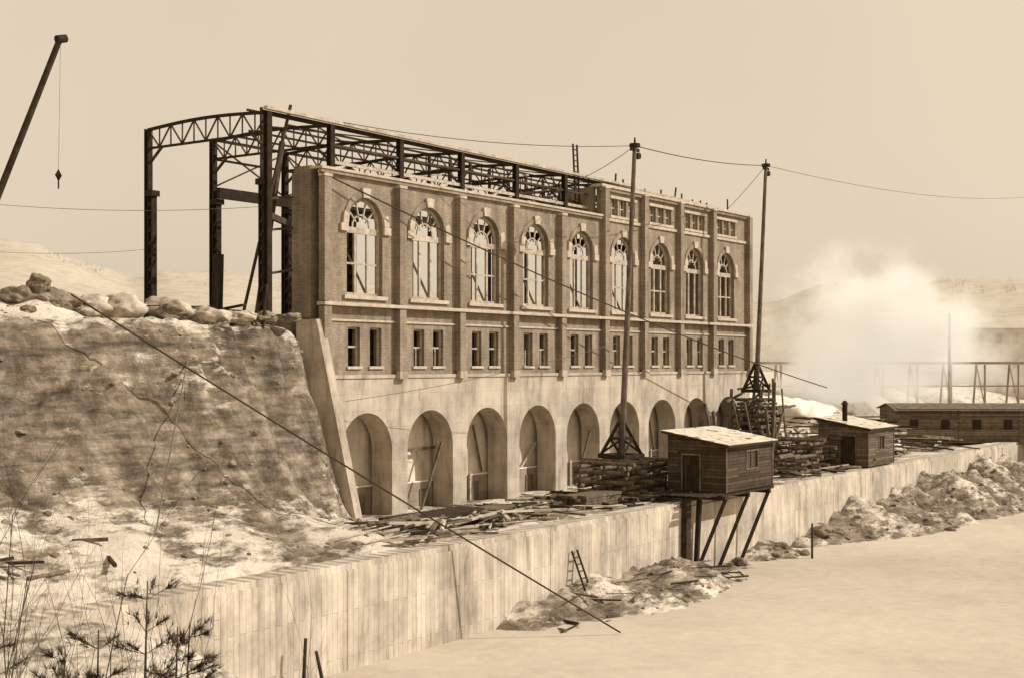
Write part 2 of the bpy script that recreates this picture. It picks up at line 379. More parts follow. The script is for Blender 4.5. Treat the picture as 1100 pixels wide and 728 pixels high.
for k in range(10):
    s=85.25+BAY*k; w=.27
    if k==0: s=S0+.29
    if k==9: s=S1-.29
    top=ZH-.1 if k>=5 else ZT-.3
    brick.box(s-w,s+w,-.4,-.002,.32,3.68); brick.box(s-w,s+w,-.4,-.002,3.98,top)
    conc.box(s-w-.06,s+w+.06,-.46,-.156,-.1,.315)
    stone.box(s-w-.04,s+w+.04,-.44,-.003,top+.003,top+.15)
conc.box(S0-.02,S1+.02,-.22,.0,-.045,.14)
stone.box(S0-.03,S1+.03,-.47,.1,3.74,3.92)
stone.box(S0-.01,S1+.01,-.08,.0,2.95,3.06)
brick.box(S0-.02,112.4,-.2,-.004,ZT-.08,ZT+.1)
stone.box(S0-.05,112.5,-.27,.6,ZT+.103,ZT+.24)
stone.box(112.3,S1+.01,-.12,-.003,ZT-.1,ZT+.1)
brick.box(112.3,S1+.02,-.2,-.004,ZH-.22,ZH+.0)
stone.box(112.2,S1+.05,-.3,.6,ZH+.003,ZH+.2)
inner.box(S0,S1,.56,10.4,-.3,-.052); inner.box(S0+.6,S1-.6,.56,10.4,3.1,3.35); inner.box(S0,S0+.5,1.92,10.4,-8.2,-.31); inner.box(S0,S0+.5,.56,10.4,-.04,3.09)
inner.box(S0,S1,10.41,10.9,-8.2,3.4); inner.box(112.8,S1-.6,1.0,10.4,11.3,11.5)
PH.part('brick_walls',brick,'brick'); PH.part('concrete_arcade',conc,'conc'); PH.part('stone_trim',stone,'stone'); PH.part('brightened_bulkheads',pale,'concl'); PH.part('arch_formwork',form,'woodl')
PH.part('window_frames',frm,'woodl'); PH.part('inner_concrete',inner,'concd'); PH.part('snow_in_arches',snowb,'snow'); PH.part('timber_braces',brace,'wood')
mb=MB(); mb.add([(S0-.4,-.2,3.0),(S0+.2,-.2,3.0),(S0+.9,-2.4,-8),(S0+.4,-2.4,-8),(S0-.4,1.2,3.0),(S0-.0,1.2,3.0),(S0+.0,1.2,-8),(S0-.4,1.2,-8)],[(0,1,2,3),(0,4,5,1),(1,5,6,2),(0,3,7,4)])
PH.part('wing_wall',mb,'conc')
# ---- steel
st=MB(); st2=MB(); lt=MB()
WF,WR=.95,9.9; FR=[81.7]+[86.35+5.75*k for k in range(6)]
ZE=13.3; RS=.2
for i,s in enumerate(FR):
    for w in (WF,WR):
        zb=2.2 if i==0 or w==WR else 3.36
        st.Ibeam((s,w),zb,ZE+.05,.32)
        ins=.3 if w==WF else -.3
        st.Ibeam((s,w+ins),zb,10.0,.36)
        st.box(s-.28,s+.28,w+ins-.3,w+ins+.3,9.7,10.0)
        for z in [zb+.7*j for j in range(int((10-zb)/.7))]: st2.beam((s-.2,w+ins,z),(s+.2,w+ins,z+.7),.06)
    P=10
    top=[(s,lerp(WF,WR,j/P),ZE+RS*math.sin(math.pi*j/P)) for j in range(P+1)]
    bot=[(s,lerp(WF,WR,j/P),ZE-1.0) for j in range(P+1)]
    for j in range(P):
        st.beam(top[j],top[j+1],.15,.15); st.beam(bot[j],bot[j+1],.11,.12)
        st2.beam(bot[j] if j%2 else top[j], top[j+1] if j%2 else bot[j+1],.07)
        if j: st2.beam(top[j],bot[j],.06)
    for w,d in((WF,1),(WR,-1)): st2.beam((s,w,11.4),(s,w+d*1.1,ZE-1),.12)
E=118.5
lt.beam((81.4,WF-.15,ZE+.2),(E,WF-.15,ZE+.2),.28,.16); st.beam((81.4,WF+.1,ZE),(E,WF+.1,ZE),.12,.22)
for w in (2.2,4.,5.4,7.,8.6): st.beam((86.3 if w>3 else 81.5,w,ZE+.15+RS*math.sin(math.pi*(w-.95)/8.95)),(E,w,ZE+.15+RS*math.sin(math.pi*(w-.95)/8.95)),.1,.11)
st.beam((86.3,WR,ZE+.1),(E,WR,ZE+.1),.12,.16)
for w in (WF,WR): 
    st2.beam((86.3,w,12.3),(E,w,12.3),.1,.12)
    st.beam((86.3,w+(.45 if w==WF else -.45),10.35),(134,w+(.45 if w==WF else -.45),10.35),.25,.6)
for i,(a,b) in enumerate(zip(FR[1:],FR[2:])):
    lt.beam((a,WF,11.4),(b,WF,11.4),.1,.18)
    st2.beam((a,2.2,13.5),(b,5.4,13.7),.07); st2.beam((a,5.4,13.7),(b,2.2,13.5),.07)
    st2.beam((a,WR,13.3),(b,WR,10.7),.08); st2.beam((a,WR,10.7),(b,WR,13.3),.08)
for k in range(30):
    s=random.uniform(98,116); z=random.uniform(10.8,12.6); w=random.uniform(1.5,8)
    (lt if k%3==0 else st2).beam((s,w,z),(s+random.uniform(2,6),w+random.uniform(-2,2),z+random.uniform(-.6,.9)),.12)
for k in range(9): s=98+2.1*k; st2.beam((s,3.5,3.4),(s,3.5,13.2+.3*random.random()),.16)
st2.beam((81.4,1.4,3),(84.2,2.4,12.3),.22); st2.beam((83.0,2.6,3),(82.0,1.6,10.6),.2); st2.beam((82.3,3.4,3),(83.6,1.2,14.0),.12)
st2.beam((81.7,1,8.2),(83.7,1.4,7.9),.22,.3); st.beam((80.2,3.,2.8),(80.3,3.,6.2),.4)
for z in (5.2,7.4,9.): st2.beam((81.7,WF+.3,z),(84.4,1.9,z+.4),.12)
st2.cyl((83.6,3.2,2.5),(83.2,2.9,14.0),.12,.09)
for k in range(15):
    s=113.5+1.55*k+random.uniform(-.4,.4); h=random.choice([.5,.7,1.,1.3,.4]); st2.beam((s,.9+random.random(),11.5),(s+random.uniform(-.1,.1),.9+random.random(),13.0+h),.1)
lt.beam((114,1.2,13.55),(134,1.2,13.35),.08,.12)
PH.part('steel_columns_and_trusses',st,'steel'); PH.part('steel_bracing',st2,'steel2'); PH.part('light_purlins',lt,'woodl')
# ---------------------------------------------------------------- ladder helper
def ladder(name,p,q,wd,side,mt='woodl',r=.05):
    mb=MB(); p=Vector(p);q=Vector(q);sd=Vector(side).normalized()*wd/2; L=(q-p).length
    mb.beam(p-sd,q-sd,r*2); mb.beam(p+sd,q+sd,r*2)
    n=int(L/.35)
    for i in range(1,n): c=p.lerp(q,i/n); mb.beam(c-sd,c+sd,r*1.3)
    return mesh_obj(name,mb,mt,tuple(p))
ladder('wooden_ladder',(111.6,1.3,11.2),(110.9,1.1,15.6),.5,(1,0,0),'woodd')
ladder('wooden_ladder',(90.6,-12.7,-11.3),(90.4,-11.72,-8.6),.5,(1,0,0),'woodd',.04)
# ---------------------------------------------------------------- shacks
def shack(name,s0,s1,w0,w1,zb,hf,hb,door,win,boards,stove=False):
    g=Grp(name,(s0,w0,zb)); wl=MB(); ov=.28
    t=.1
    a,b,z0,z1=win
    zf=zb+hf; zk=zb+hb
    for (x0,x1,y0,y1) in((s0,a,zb,zf),(b,s1,zb,zf),(a,b,zb,z0),(a,b,z1,zf)): wl.box(x0,x1,w0,w0+t,y0,y1)
    wl.box(s0,s1,w1-t,w1,zb,zk)
    d0,d1,dh=door
    def top(w): return lerp(zf,zk,(w-w0)/(w1-w0))
    for x in(s0+.003,s1-.003-t):
        segs=[(w0+t,w1-t,None)] if x>s0+1 else [(w0+t,d0,None),(d1,w1-t,None),(d0,d1,zb+dh)]
        for p,q,lo in segs:
            lo=zb if lo is None else lo
            wl.add([(x,p,lo),(x+t,p,lo),(x+t,q,lo),(x,q,lo),(x,p,top(p)),(x+t,p,top(p)),(x+t,q,top(q)),(x,q,top(q))],
              [(3,2,1,0),(4,5,6,7),(0,1,5,4),(1,2,6,5),(2,3,7,6),(3,0,4,7)])
    g.part('board_walls',wl,boards)
    dr=MB(); dr.box(s0+.05,s0+.09,d0+.02,d1-.02,zb,zb+dh-.03); g.part('door',dr,'plankv')
    tr=MB()
    tr.box(s0-.05,s0+.0,d0-.1,d0,zb,zb+dh+.1); tr.box(s0-.05,s0+.0,d1,d1+.1,zb,zb+dh+.1); tr.box(s0-.05,s0,d0,d1,zb+dh,zb+dh+.1)
    tr.box(a-.09,a,w0-.04,w0-.001,z0-.09,z1+.09); tr.box(b,b+.09,w0-.04,w0-.001,z0-.09,z1+.09); tr.box(a,b,w0-.04,w0-.001,z1,z1+.09); tr.box(a,b,w0-.04,w0-.001,z0-.09,z0)
    tr.box((a+b)/2-.03,(a+b)/2+.03,w0+.02,w0+.06,z0,z1)
    for x in(s0-.04,s1-.06): tr.box(x,x+.1,w0-.045,w0-.003,zb,zf) 
    g.part('trim',tr,'wood')
    gl=MB(); gl.box(a,b,w0+.07,w0+.08,z0,z1); g.part('window_pane',gl,'glass')
    rf=MB(); k=(zk-zf)/(w1-w0)
    y0,y1=w0-ov,w1+ov; za,zc=zf-k*ov+.04,zk+k*ov+.04
    n=5
    for i in range(n):
        p=lerp(y0,y1,i/n); q=lerp(y0,y1,(i+1)/n)+.06; lp=lerp(za,zc,i/n)+.03; lq=lerp(za,zc,(i+1)/n)
        X0,X1=s0-ov+random.uniform(-.05,.05),s1+ov+random.uniform(-.05,.05)
        rf.add([(X0,p,lp),(X1,p,lp),(X1,q,lq),(X0,q,lq),(X0,p,lp+.05),(X1,p,lp+.05),(X1,q,lq+.05),(X0,q,lq+.05)],
              [(3,2,1,0),(4,5,6,7),(0,1,5,4),(1,2,6,5),(2,3,7,6),(3,0,4,7)])
    g.part('roof',rf,'tar')
    fs=MB(); fs.beam((s0-ov,w0-ov,za-.04),(s0-ov,w1+ov,zc-.04),.05,.14); fs.beam((s0-ov,w0-ov,za-.04),(s1+ov,w0-ov,za-.04),.05,.14); g.part('fascia',fs,'woodd')
    if stove:
        sp=MB(); x,y=lerp(s0,s1,.25),lerp(w0,w1,.6); sp.cyl((x,y,zk-.6),(x,y,zk+1.1),.2); sp.cyl((x,y,zk+1.1),(x,y,zk+1.4),.32,.1); g.part('stovepipe',sp,'steel')
    return g
g=shack('timber_shack',104.4,110.9,-13.3,-9.5,-6.75,2.75,3.4,(-11.6,-10.5,2.1),(107.2,108.7,-5.5,-4.5),'plank')
sup=MB()
for w in(-13.1,-11.9,-9.9): sup.beam((103.8,w,-6.88),(111.4,w,-6.88),.2,.22)
for s in(104.6,107.6,110.6): 
    sup.beam((s,-13.3,-7.1),(s,-9.6,-7.1),.22,.24)
    sup.beam((s,-13.15,-7.2),(s-1.2,-11.8,-11.6),.18)
sup.beam((102.3,-11.85,-7),(102.2,-11.85,-11.8),.55,.3); sup.beam((103.4,-12.1,-7),(103.3,-11.9,-11.8),.25); sup.beam((103.8,-13.6,-6.98),(103.8,-9.4,-6.98),.3,.16)
for k in range(9): sup.beam((104.2-.02,-13.2+.45*k,-6.78),(101.8,-13.2+.45*k,-6.8),.3,.06)
g.part('support_posts',sup,'woodd')
g2=shack('timber_shack',133.2,139.,-11.3,-7.3,-7.15,2.9,3.6,(-10.3,-9.1,2.3),(135.6,136.7,-5.9,-4.9),'plankl',True)
# ---------------------------------------------------------------- log cribs and derricks
def crib(name,s,w,z,a,b,layers,r,sq=False,jit=.25,num=(4,5),taper=0):
    mb=MB()
    for l in range(layers):
        zz=z+r+l*2*r*.94
        n=num[l%2]; k=1-taper*l/layers
        for i in range(n):
            t=(i/(n-1)-.5)*k; j=lambda:random.uniform(-jit,jit)
            if l%2: p=(s-a*k/2-.3+j(),w+t*(b-2*r)+.3*j(),zz); q=(s+a*k/2+.3+j(),w+t*(b-2*r)+.3*j(),zz)
            else: p=(s+t*(a-2*r)+.3*j(),w-b*k/2-.3+j(),zz); q=(s+t*(a-2*r)+.3*j(),w+b*k/2+.3+j(),zz)
            rr_=r*random.uniform(.75,1.05)
            if sq: mb.beam(p,q,2*rr_)
            else: mb.cyl(p,q,rr_,rr_*.88,9)
    return mesh_obj(name,mb,'wood',(s,w,z))
gz=H(105.1,-5.9)
crib('log_crib',104.6,-6.4,gz-.05,5.2,3.6,9,.15,False,.5,(4,3))
def derrick(name,base,top,r,foot):
    g=Grp(name,base); mb=MB(); b=Vector(base); t=Vector(top)
    mb.cyl(b,t,r,r*.62,12); g.part('mast',mb,'wood')
    ft=MB()
    for a in range(4):
        x,y=foot*math.cos(a*math.pi/2+.6),foot*math.sin(a*math.pi/2+.6)
        ft.beam((b.x+x,b.y+y,b.z),(b.x+.1*x,b.y+.1*y,b.z+2.2),.2)
        x2,y2=foot*math.cos(a*math.pi/2+.6+math.pi/2),foot*math.sin(a*math.pi/2+.6+math.pi/2)
        ft.beam((b.x+x,b.y+y,b.z+.12),(b.x+x2,b.y+y2,b.z+.12),.24); ft.beam((b.x+x*.5,b.y+y*.5,b.z+1.2),(b.x+x2*.5,b.y+y2*.5,b.z+1.2),.16)
        ft.beam((b.x+x,b.y+y,b.z+.2),(b.x+x2*.5,b.y+y2*.5,b.z+1.2),.12)
    g.part('pyramid_foot',ft,'woodd')
    cp=MB(); cp.cyl(t-Vector((0,0,.1)),t+Vector((0,0,.12)),r*1.7,r*1.7,14); cp.cyl(t+Vector((0,0,.12)),t+Vector((0,0,.5)),.07,.05,8); cp.beam(t-Vector((.5,0,.25)),t+Vector((.5,0,-.25)),.12,.2)
    cp.cyl(t+Vector((.35,-.15,-.6)),t+Vector((.35,.15,-.6)),.2,.2,12); g.part('gudgeon_cap',cp,'steel'); return g
b1=(105.1,-5.9,gz+2.5); t1=at(7.55,83,14.1)
derrick('derrick_mast',b1,t1,.2,1.35)
b2=at(19.0,105,-1.5); t2=at(19.75,105,16.1)
gz2=H(b2[0],b2[1])
crib('lumber_crib',b2[0],b2[1],gz2-.05,3.4,3.0,19,.16,False,.7,(3,3),.45)
derrick('derrick_mast',b2,t2,.2,1.1)
random.seed(77)
mb=MB()
for k in range(26):
    p=(b2[0]+random.uniform(-3,4),b2[1]+random.uniform(-2.5,2),gz2); q=(p[0]+random.uniform(-1.8,1.8),p[1]+random.uniform(-1,1),gz2+random.uniform(3,7.5)); mb.beam(p,q,random.uniform(.1,.2))
for k in range(14):
    z=gz2+random.uniform(2.,6.4); p=(b2[0]+random.uniform(-3,1),b2[1]+random.uniform(-2,2),z); mb.beam(p,(p[0]+random.uniform(2,5),p[1]+random.uniform(-1,1),z+random.uniform(-.5,.7)),.16)
mesh_obj('timber_scaffold',mb,'wood',(b2[0],b2[1],gz2))
for (x,y,a,b,l,r,sq) in [(22.8,104,4.5,3.4,9,.16,False),(25.8,109,5,3.4,8,.17,False),(20.2,97,3.2,2.4,6,.14,False),(28.5,118,5,3,6,.18,True)]:
    p=at(x,y); crib('log_crib',p[0],p[1],H(p[0],p[1])-.05,a,b,l,r,sq,.8,(3,3),.25)
# ---------------------------------------------------------------- cables
def cable(name,p,q,r=.03,sag=0.,mt='rope',n=24):
    cu=bpy.data.curves.new(name,'CURVE'); cu.dimensions='3D'; cu.bevel_depth=r; cu.bevel_resolution=1
    sp=cu.splines.new('POLY'); sp.points.add(n)
    o=Vector(p)
    for i in range(n+1):
        t=i/n; c=Vector(p).lerp(Vector(q),t); c.z-=4*sag*t*(1-t); c-=o; sp.points[i].co=(c.x,c.y,c.z,1)
    cu.materials.append(M[mt]); ob=bpy.data.objects.new(name,cu); bpy.context.collection.objects.link(ob)
    ob.matrix_world=SITE@Matrix.Translation(o); return ob
cable('guy_cable',at(-18.3,56,3.6),at(4.9,61,-11.4),.045,.1)
cable('guy_cable',(84.3,-.3,10.5),at(26.6,114,-1.3),.042,.7)
cable('guy_cable',t1,t2,.03,.3)
cable('guy_cable',t1,(86.3,.95,13.6),.02,.5)
cable('guy_cable',t1,(112,2,13.2),.02,.2)
cable('guy_cable',t2,at(70,180,23),.018,1.2)
cable('guy_cable',t2,(134,1,13.2),.02,.1)
cable('guy_cable',at(-30,70,9.3),(84.3,1.0,9.0),.014,.5,'ropel')
cable('guy_cable',at(-28,60,6.2),(81.8,9.8,6.9),.012,.4,'ropel')
cable('guy_cable',(104.8,-5.8,2),(85.3,-1,-1.2),.016,.3,'ropel')
cable('guy_cable',at(-14.6,62,2.6),at(-13.4,50,-6.6),.03,0.,'ropel')
g=Grp('derrick_boom',at(-22.2,45,-6.5)); mb=MB(); bt_=at(-15.05,45,11.6); mb.cyl(at(-22.2,45,-6.5),bt_,.15,.1,10); g.part('boom_pole',mb,'woodd')
mb=MB(); mb.cyl((bt_[0]-.15,bt_[1],bt_[2]-.1),(bt_[0]+.2,bt_[1],bt_[2]+.0),.14,.14,10); g.part('boom_sheave',mb,'steel')
mb=MB(); k=at(-15.12,45,7.0); mb.add([(k[0],k[1],k[2]+.22),(k[0]+.14,k[1],k[2]),(k[0],k[1]+.14,k[2]),(k[0]-.14,k[1],k[2]),(k[0],k[1]-.14,k[2]),(k[0],k[1],k[2]-.22)],[(0,1,2),(0,2,3),(0,3,4),(0,4,1),(5,2,1),(5,3,2),(5,4,3),(5,1,4)])
mb.cyl(k,(k[0],k[1],k[2]-.45),.025); g.part('hanging_block',mb,'steel')
cable('hoist_line',bt_,(k[0],k[1],k[2]+.2),.006,0,'ropel')
# ---------------------------------------------------------------- debris
def pile(name,boxes,cnt,lens,mts,seed,lift=.3,align=.5,thick=(.05,.3)):
    random.seed(seed); B={m:MB() for m in mts}; s0,s1,w0,w1=boxes
    for i in range(cnt):
        s=random.uniform(s0,s1); w=random.uniform(w0,w1); L=random.uniform(*lens)
        a=random.gauss(0,align); z=H(s,w)+.08+random.random()*lift
        dz=random.gauss(0,.05)*L; t=random.uniform(*thick)
        p=(s-math.cos(a)*L/2,w-math.sin(a)*L/2,z-dz/2); q=(s+math.cos(a)*L/2,w+math.sin(a)*L/2,z+dz/2)
        if min(p[1],q[1])<-11.9 and w>-11: continue
        m=random.choice(mts)
        if random.random()<.3: B[m].cyl(p,q,t/2,t/2.4,8)
        else: B[m].beam(p,q,t,random.uniform(.05,.14))
    g=Grp(name,((s0+s1)/2,(w0+w1)/2,H((s0+s1)/2,(w0+w1)/2)))
    for m in mts: g.part('boards_'+m,B[m],m)
pile('lumber_pile',(80,87,-9.8,-7.2),40,(2,5),['wood','woodd','woodl'],1,.6,.3,(.05,.22))
pile('lumber_pile',(86,94,-9.5,-6.0),44,(1.5,5),['wood','woodd','woodl'],2,.6,.5,(.05,.22))
pile('lumber_debris',(77,84,-10.6,-8.6),26,(.8,3.5),['wood','woodl'],3,.15,.4,(.04,.16))
pile('lumber_debris',(92,137,-10.6,-2),230,(.8,4.5),['wood','woodl','woodd'],4,.35,1.2,(.04,.2))
pile('lumber_debris',(108,116,-10.8,-8.5),40,(2,6),['wood','woodd','woodl'],5,.6,.3)
pile('lumber_debris',(131,165,-9,4),230,(1.5,7),['wood','woodd','woodl'],8,1.4,1.2)
pile('lumber_debris',(84,108,-15,-12),30,(.6,2.6),['wood','woodd'],9,.05,1.,(.04,.16))
pile('lumber_debris',(74,84,1.5,6),26,(1,3.5),['wood','woodd'],10,.4,1.2)
pile('lumber_debris',(55,64,-10.2,-8),10,(1,3.),['wood','woodd'],12,.02,1.5,(.04,.16))
def stack(name,s,w,L,wd,h,mt):
    z=H(s,w); mb=MB(); n=int(h/.16)
    for l in range(n):
        for i in range(int(wd/.3)): mb.beam((s-L/2+random.uniform(-.3,.3),w-wd/2+.3*i,z+.1+l*.17),(s+L/2+random.uniform(-.3,.3),w-wd/2+.3*i+random.uniform(-.05,.05),z+.1+l*.17),.27,.15)
    mesh_obj(name,mb,mt,(s,w,z))
stack('plank_stack',87.3,-5.2,6.5,1.8,.7,'woodd'); stack('plank_stack',92.3,-4.6,4.5,1.5,.6,'wood'); stack('plank_stack',99.5,-7,4,1.6,.8,'wood')
def rubble(name,boxes,cnt,rr,seed,mt='rock'):
    random.seed(seed); mb=MB(); s0,s1,w0,w1=boxes
    for i in range(cnt):
        s=random.uniform(s0,s1); w=random.uniform(w0,w1); r=rr[0]+(rr[1]-rr[0])*random.random()**4
        z=H(s,w)
        if w<-11.5 and z<-11.6: continue
        mb.rock((s,w,z),r,i+seed,0 if r<.3 else 1)
    mesh_obj(name,mb,mt,((s0+s1)/2,(w0+w1)/2,0))
rubble('rubble',(60,84,-6.5,0),260,(.03,.22),21); rubble('rubble',(82,106,-16,-12.4),120,(.04,.25),22)
rubble('rubble',(118,165,-20,-12.2),320,(.05,.35),23); rubble('rubble',(85,136,-10,-1),260,(.05,.25),24)
rubble('rubble',(112,118,-14,-12.3),40,(.1,.5),25); rubble('rubble',(54,84,-10,-6),200,(.03,.2),26)
rubble('rubble',(55,84,0,3),160,(.06,.4),27)
random.seed(5)
for (x,y,z,r,mt) in [(-21.2,58.5,3.4,.9,'rock'),(-20.3,59.5,3.4,.8,'rock'),(-20.6,58.8,4.2,.6,'rock'),(-19.6,60,3.5,.5,'rock'),(-17.8,62,3.2,1.2,'heap'),(-15.8,63,3.1,.8,'rock'),(-16.6,64,3.1,1.1,'heap'),(-14.4,64,2.9,1.0,'heap'),(-13.1,65.5,2.9,.8,'heap'),(-12.0,66,3.,.5,'rock'),(-11.0,67,3.,.45,'rock'),(-19,61,3.2,.9,'heap')]:
    mb=MB(); s,w,_=at(x,y); mb.rock((s,w,max(z,H(s,w))),r,x,3,.62); mesh_obj('snow_covered_heap' if mt=='heap' else 'boulder',mb,mt,(s,w,z),smooth=(mt=='heap'))
for (u,v,w_) in [(108,-12.5,.4),(121,-12.6,.6)]:
    mb=MB(); mb.rock((u,v,H(u,v)+.2),w_,u,2); mesh_obj('boulder',mb,'rock',(u,v,0))
for (s,w,h,l) in [(70.3,-12.3,1.9,.15),(71.2,-12.6,1.4,-.5),(113.6,-14.8,2.2,0),(80,-.4,2.1,.3)]:
    z=max(H(s,w),-11.5); mb=MB(); mb.cyl((s,w,z-.3),(s+l,w,z+h),.08,.06,8); mesh_obj('wooden_stake',mb,'woodd',(s,w,z))
# ---------------------------------------------------------------- right background
G3=Grp('timber_trestle',at(30,160,-4)); mb=MB()
for i in range(15):
    x=24+4.2*i; p=at(x,162+.3*i,-4.5); q=at(x,162+.3*i,.6); p2=at(x-.4,165+.3*i,-4.5); q2=at(x,165+.3*i,.6)
    mb.beam(p,q,.22); mb.beam(p2,q2,.22); mb.beam(p,q2,.12)
mb.beam(at(23,162,.8),at(83,166.5,.8),.3,.3); mb.beam(at(23,165,.8),at(83,169.5,.8),.3,.3); mb.beam(at(23,162,-2),at(83,166.5,-2),.12,.16)
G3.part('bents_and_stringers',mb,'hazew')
def shed(name,x0,x1,y0,y1,zb,zt,rise,mt,rm,wm='dark',rows=1,sp=3.2):
    g=Grp(name,at(x0,y0,zb)); mb=MB()
    P=[at(x0,y0),at(x1,y0),at(x1,y1),at(x0,y1)]
    v=[(p[0],p[1],zb) for p in P]+[(p[0],p[1],zt) for p in P]; mb.add(v,[(0,1,5,4),(1,2,6,5),(2,3,7,6),(3,0,4,7)])
    ym=(y0+y1)/2; a,b=at(x0,ym,zt+rise),at(x1,ym,zt+rise)
    mb.add([v[4],v[7],a],[(0,1,2)]); mb.add([v[5],v[6],b],[(0,1,2)]); g.part('walls',mb,mt)
    rf=MB(); e=.4
    A0,A1=at(x0-e,y0-e,zt-.15),at(x1+e,y0-e,zt-.15); B0,B1=at(x0-e,y1+e,zt-.15),at(x1+e,y1+e,zt-.15); C0,C1=at(x0-e,ym,zt+rise+.1),at(x1+e,ym,zt+rise+.1)
    rf.add([A0,A1,C1,C0],[(0,1,2,3)]); rf.add([B0,B1,C1,C0],[(0,1,2,3)]); g.part('roof',rf,rm)
    wn=MB(); n=int((x1-x0)/sp)
    for r_ in range(rows):
        zc=zb+(zt-zb)*(r_+.55)/rows
        for i in range(n):
            x=x0+sp/2-.45+sp*i; c=at(x,y0-.03,zc); d=at(x+.9,y0-.03,0); hh=.5 if rows==1 else .75; wn.add([(c[0],c[1],zc-hh),(d[0],d[1],zc-hh),(d[0],d[1],zc+hh),(c[0],c[1],zc+hh)],[(0,1,2,3)])
    g.part('windows',wn,wm)
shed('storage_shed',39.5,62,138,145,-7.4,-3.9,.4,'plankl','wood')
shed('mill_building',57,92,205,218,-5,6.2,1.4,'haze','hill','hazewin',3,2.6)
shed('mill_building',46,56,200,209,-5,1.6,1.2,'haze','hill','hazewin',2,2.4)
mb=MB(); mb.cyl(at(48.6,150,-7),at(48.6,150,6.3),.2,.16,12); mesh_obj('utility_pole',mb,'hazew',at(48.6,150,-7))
random.seed(11)
mb=MB()
for (x,y,z,r) in [(25,130,-4.5,4),(29,133,-5,3.5),(22.5,134,-3.6,3.2)]:
    p=at(x,y); mb.rock((p[0],p[1],z),r,x,3,.5)
mesh_obj('snow_heap',mb,'snow',at(25,130,-5),smooth=True)
def steam(name,x,y,z,rx,ry,rz,dens,seed):
    bm=bmesh.new(); bmesh.ops.create_icosphere(bm,subdivisions=4,radius=1)
    me=bpy.data.meshes.new(name); bm.to_mesh(me); bm.free(); ob=bpy.data.objects.new(name,me); bpy.context.collection.objects.link(ob)
    ob.location=(x,y,z); ob.scale=(rx,ry,rz)
    m=bpy.data.materials.new('steam'); m.use_nodes=True; nt=m.node_tree; nt.nodes.clear()
    out=N(nt,'ShaderNodeOutputMaterial'); vs=N(nt,'ShaderNodeVolumePrincipled'); vs.inputs['Color'].default_value=(1,.96,.88,1); vs.inputs['Anisotropy'].default_value=0
    tc=N(nt,'ShaderNodeTexCoord'); ln=N(nt,'ShaderNodeVectorMath',operation='LENGTH'); nt.links.new(tc.outputs['Object'],ln.inputs[0])
    mp=N(nt,'ShaderNodeMapping'); mp.inputs['Location'].default_value=(seed,0,0); nt.links.new(tc.outputs['Object'],mp.inputs[0])
    nz=noi(nt,mp.outputs[0],2.2,5,.65)
    a=N(nt,'ShaderNodeMath',operation='SUBTRACT'); a.inputs[0].default_value=.9; nt.links.new(ln.outputs['Value'],a.inputs[1])
    b_=N(nt,'ShaderNodeMath',operation='MULTIPLY_ADD'); nt.links.new(nz,b_.inputs[0]); b_.inputs[1].default_value=4.0; b_.inputs[2].default_value=-1.95
    c=N(nt,'ShaderNodeMath',operation='ADD'); nt.links.new(a.outputs[0],c.inputs[0]); nt.links.new(b_.outputs[0],c.inputs[1])
    c.use_clamp=True
    e2=N(nt,'ShaderNodeMapRange'); nt.links.new(ln.outputs['Value'],e2.inputs[0]); e2.inputs[1].default_value=.98; e2.inputs[2].default_value=.6; e2.inputs[3].default_value=0; e2.inputs[4].default_value=dens
    d=N(nt,'ShaderNodeMath',operation='MULTIPLY'); nt.links.new(c.outputs[0],d.inputs[0]); nt.links.new(e2.outputs[0],d.inputs[1])
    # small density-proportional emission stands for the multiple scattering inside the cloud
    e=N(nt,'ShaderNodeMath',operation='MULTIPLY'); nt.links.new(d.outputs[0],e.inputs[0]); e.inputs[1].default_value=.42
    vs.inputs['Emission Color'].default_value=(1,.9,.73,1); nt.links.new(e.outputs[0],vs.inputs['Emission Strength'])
    nt.links.new(d.outputs[0],vs.inputs['Density']); nt.links.new(vs.outputs[0],out.inputs['Volume']); me.materials.append(m)
steam('steam_cloud',40,150,3.5,14,7,12.5,.6,0); steam('steam_cloud',34,150,-2.,7.5,5,6.5,.6,3); steam('steam_cloud',55,176,2,17,7,10,.24,6)
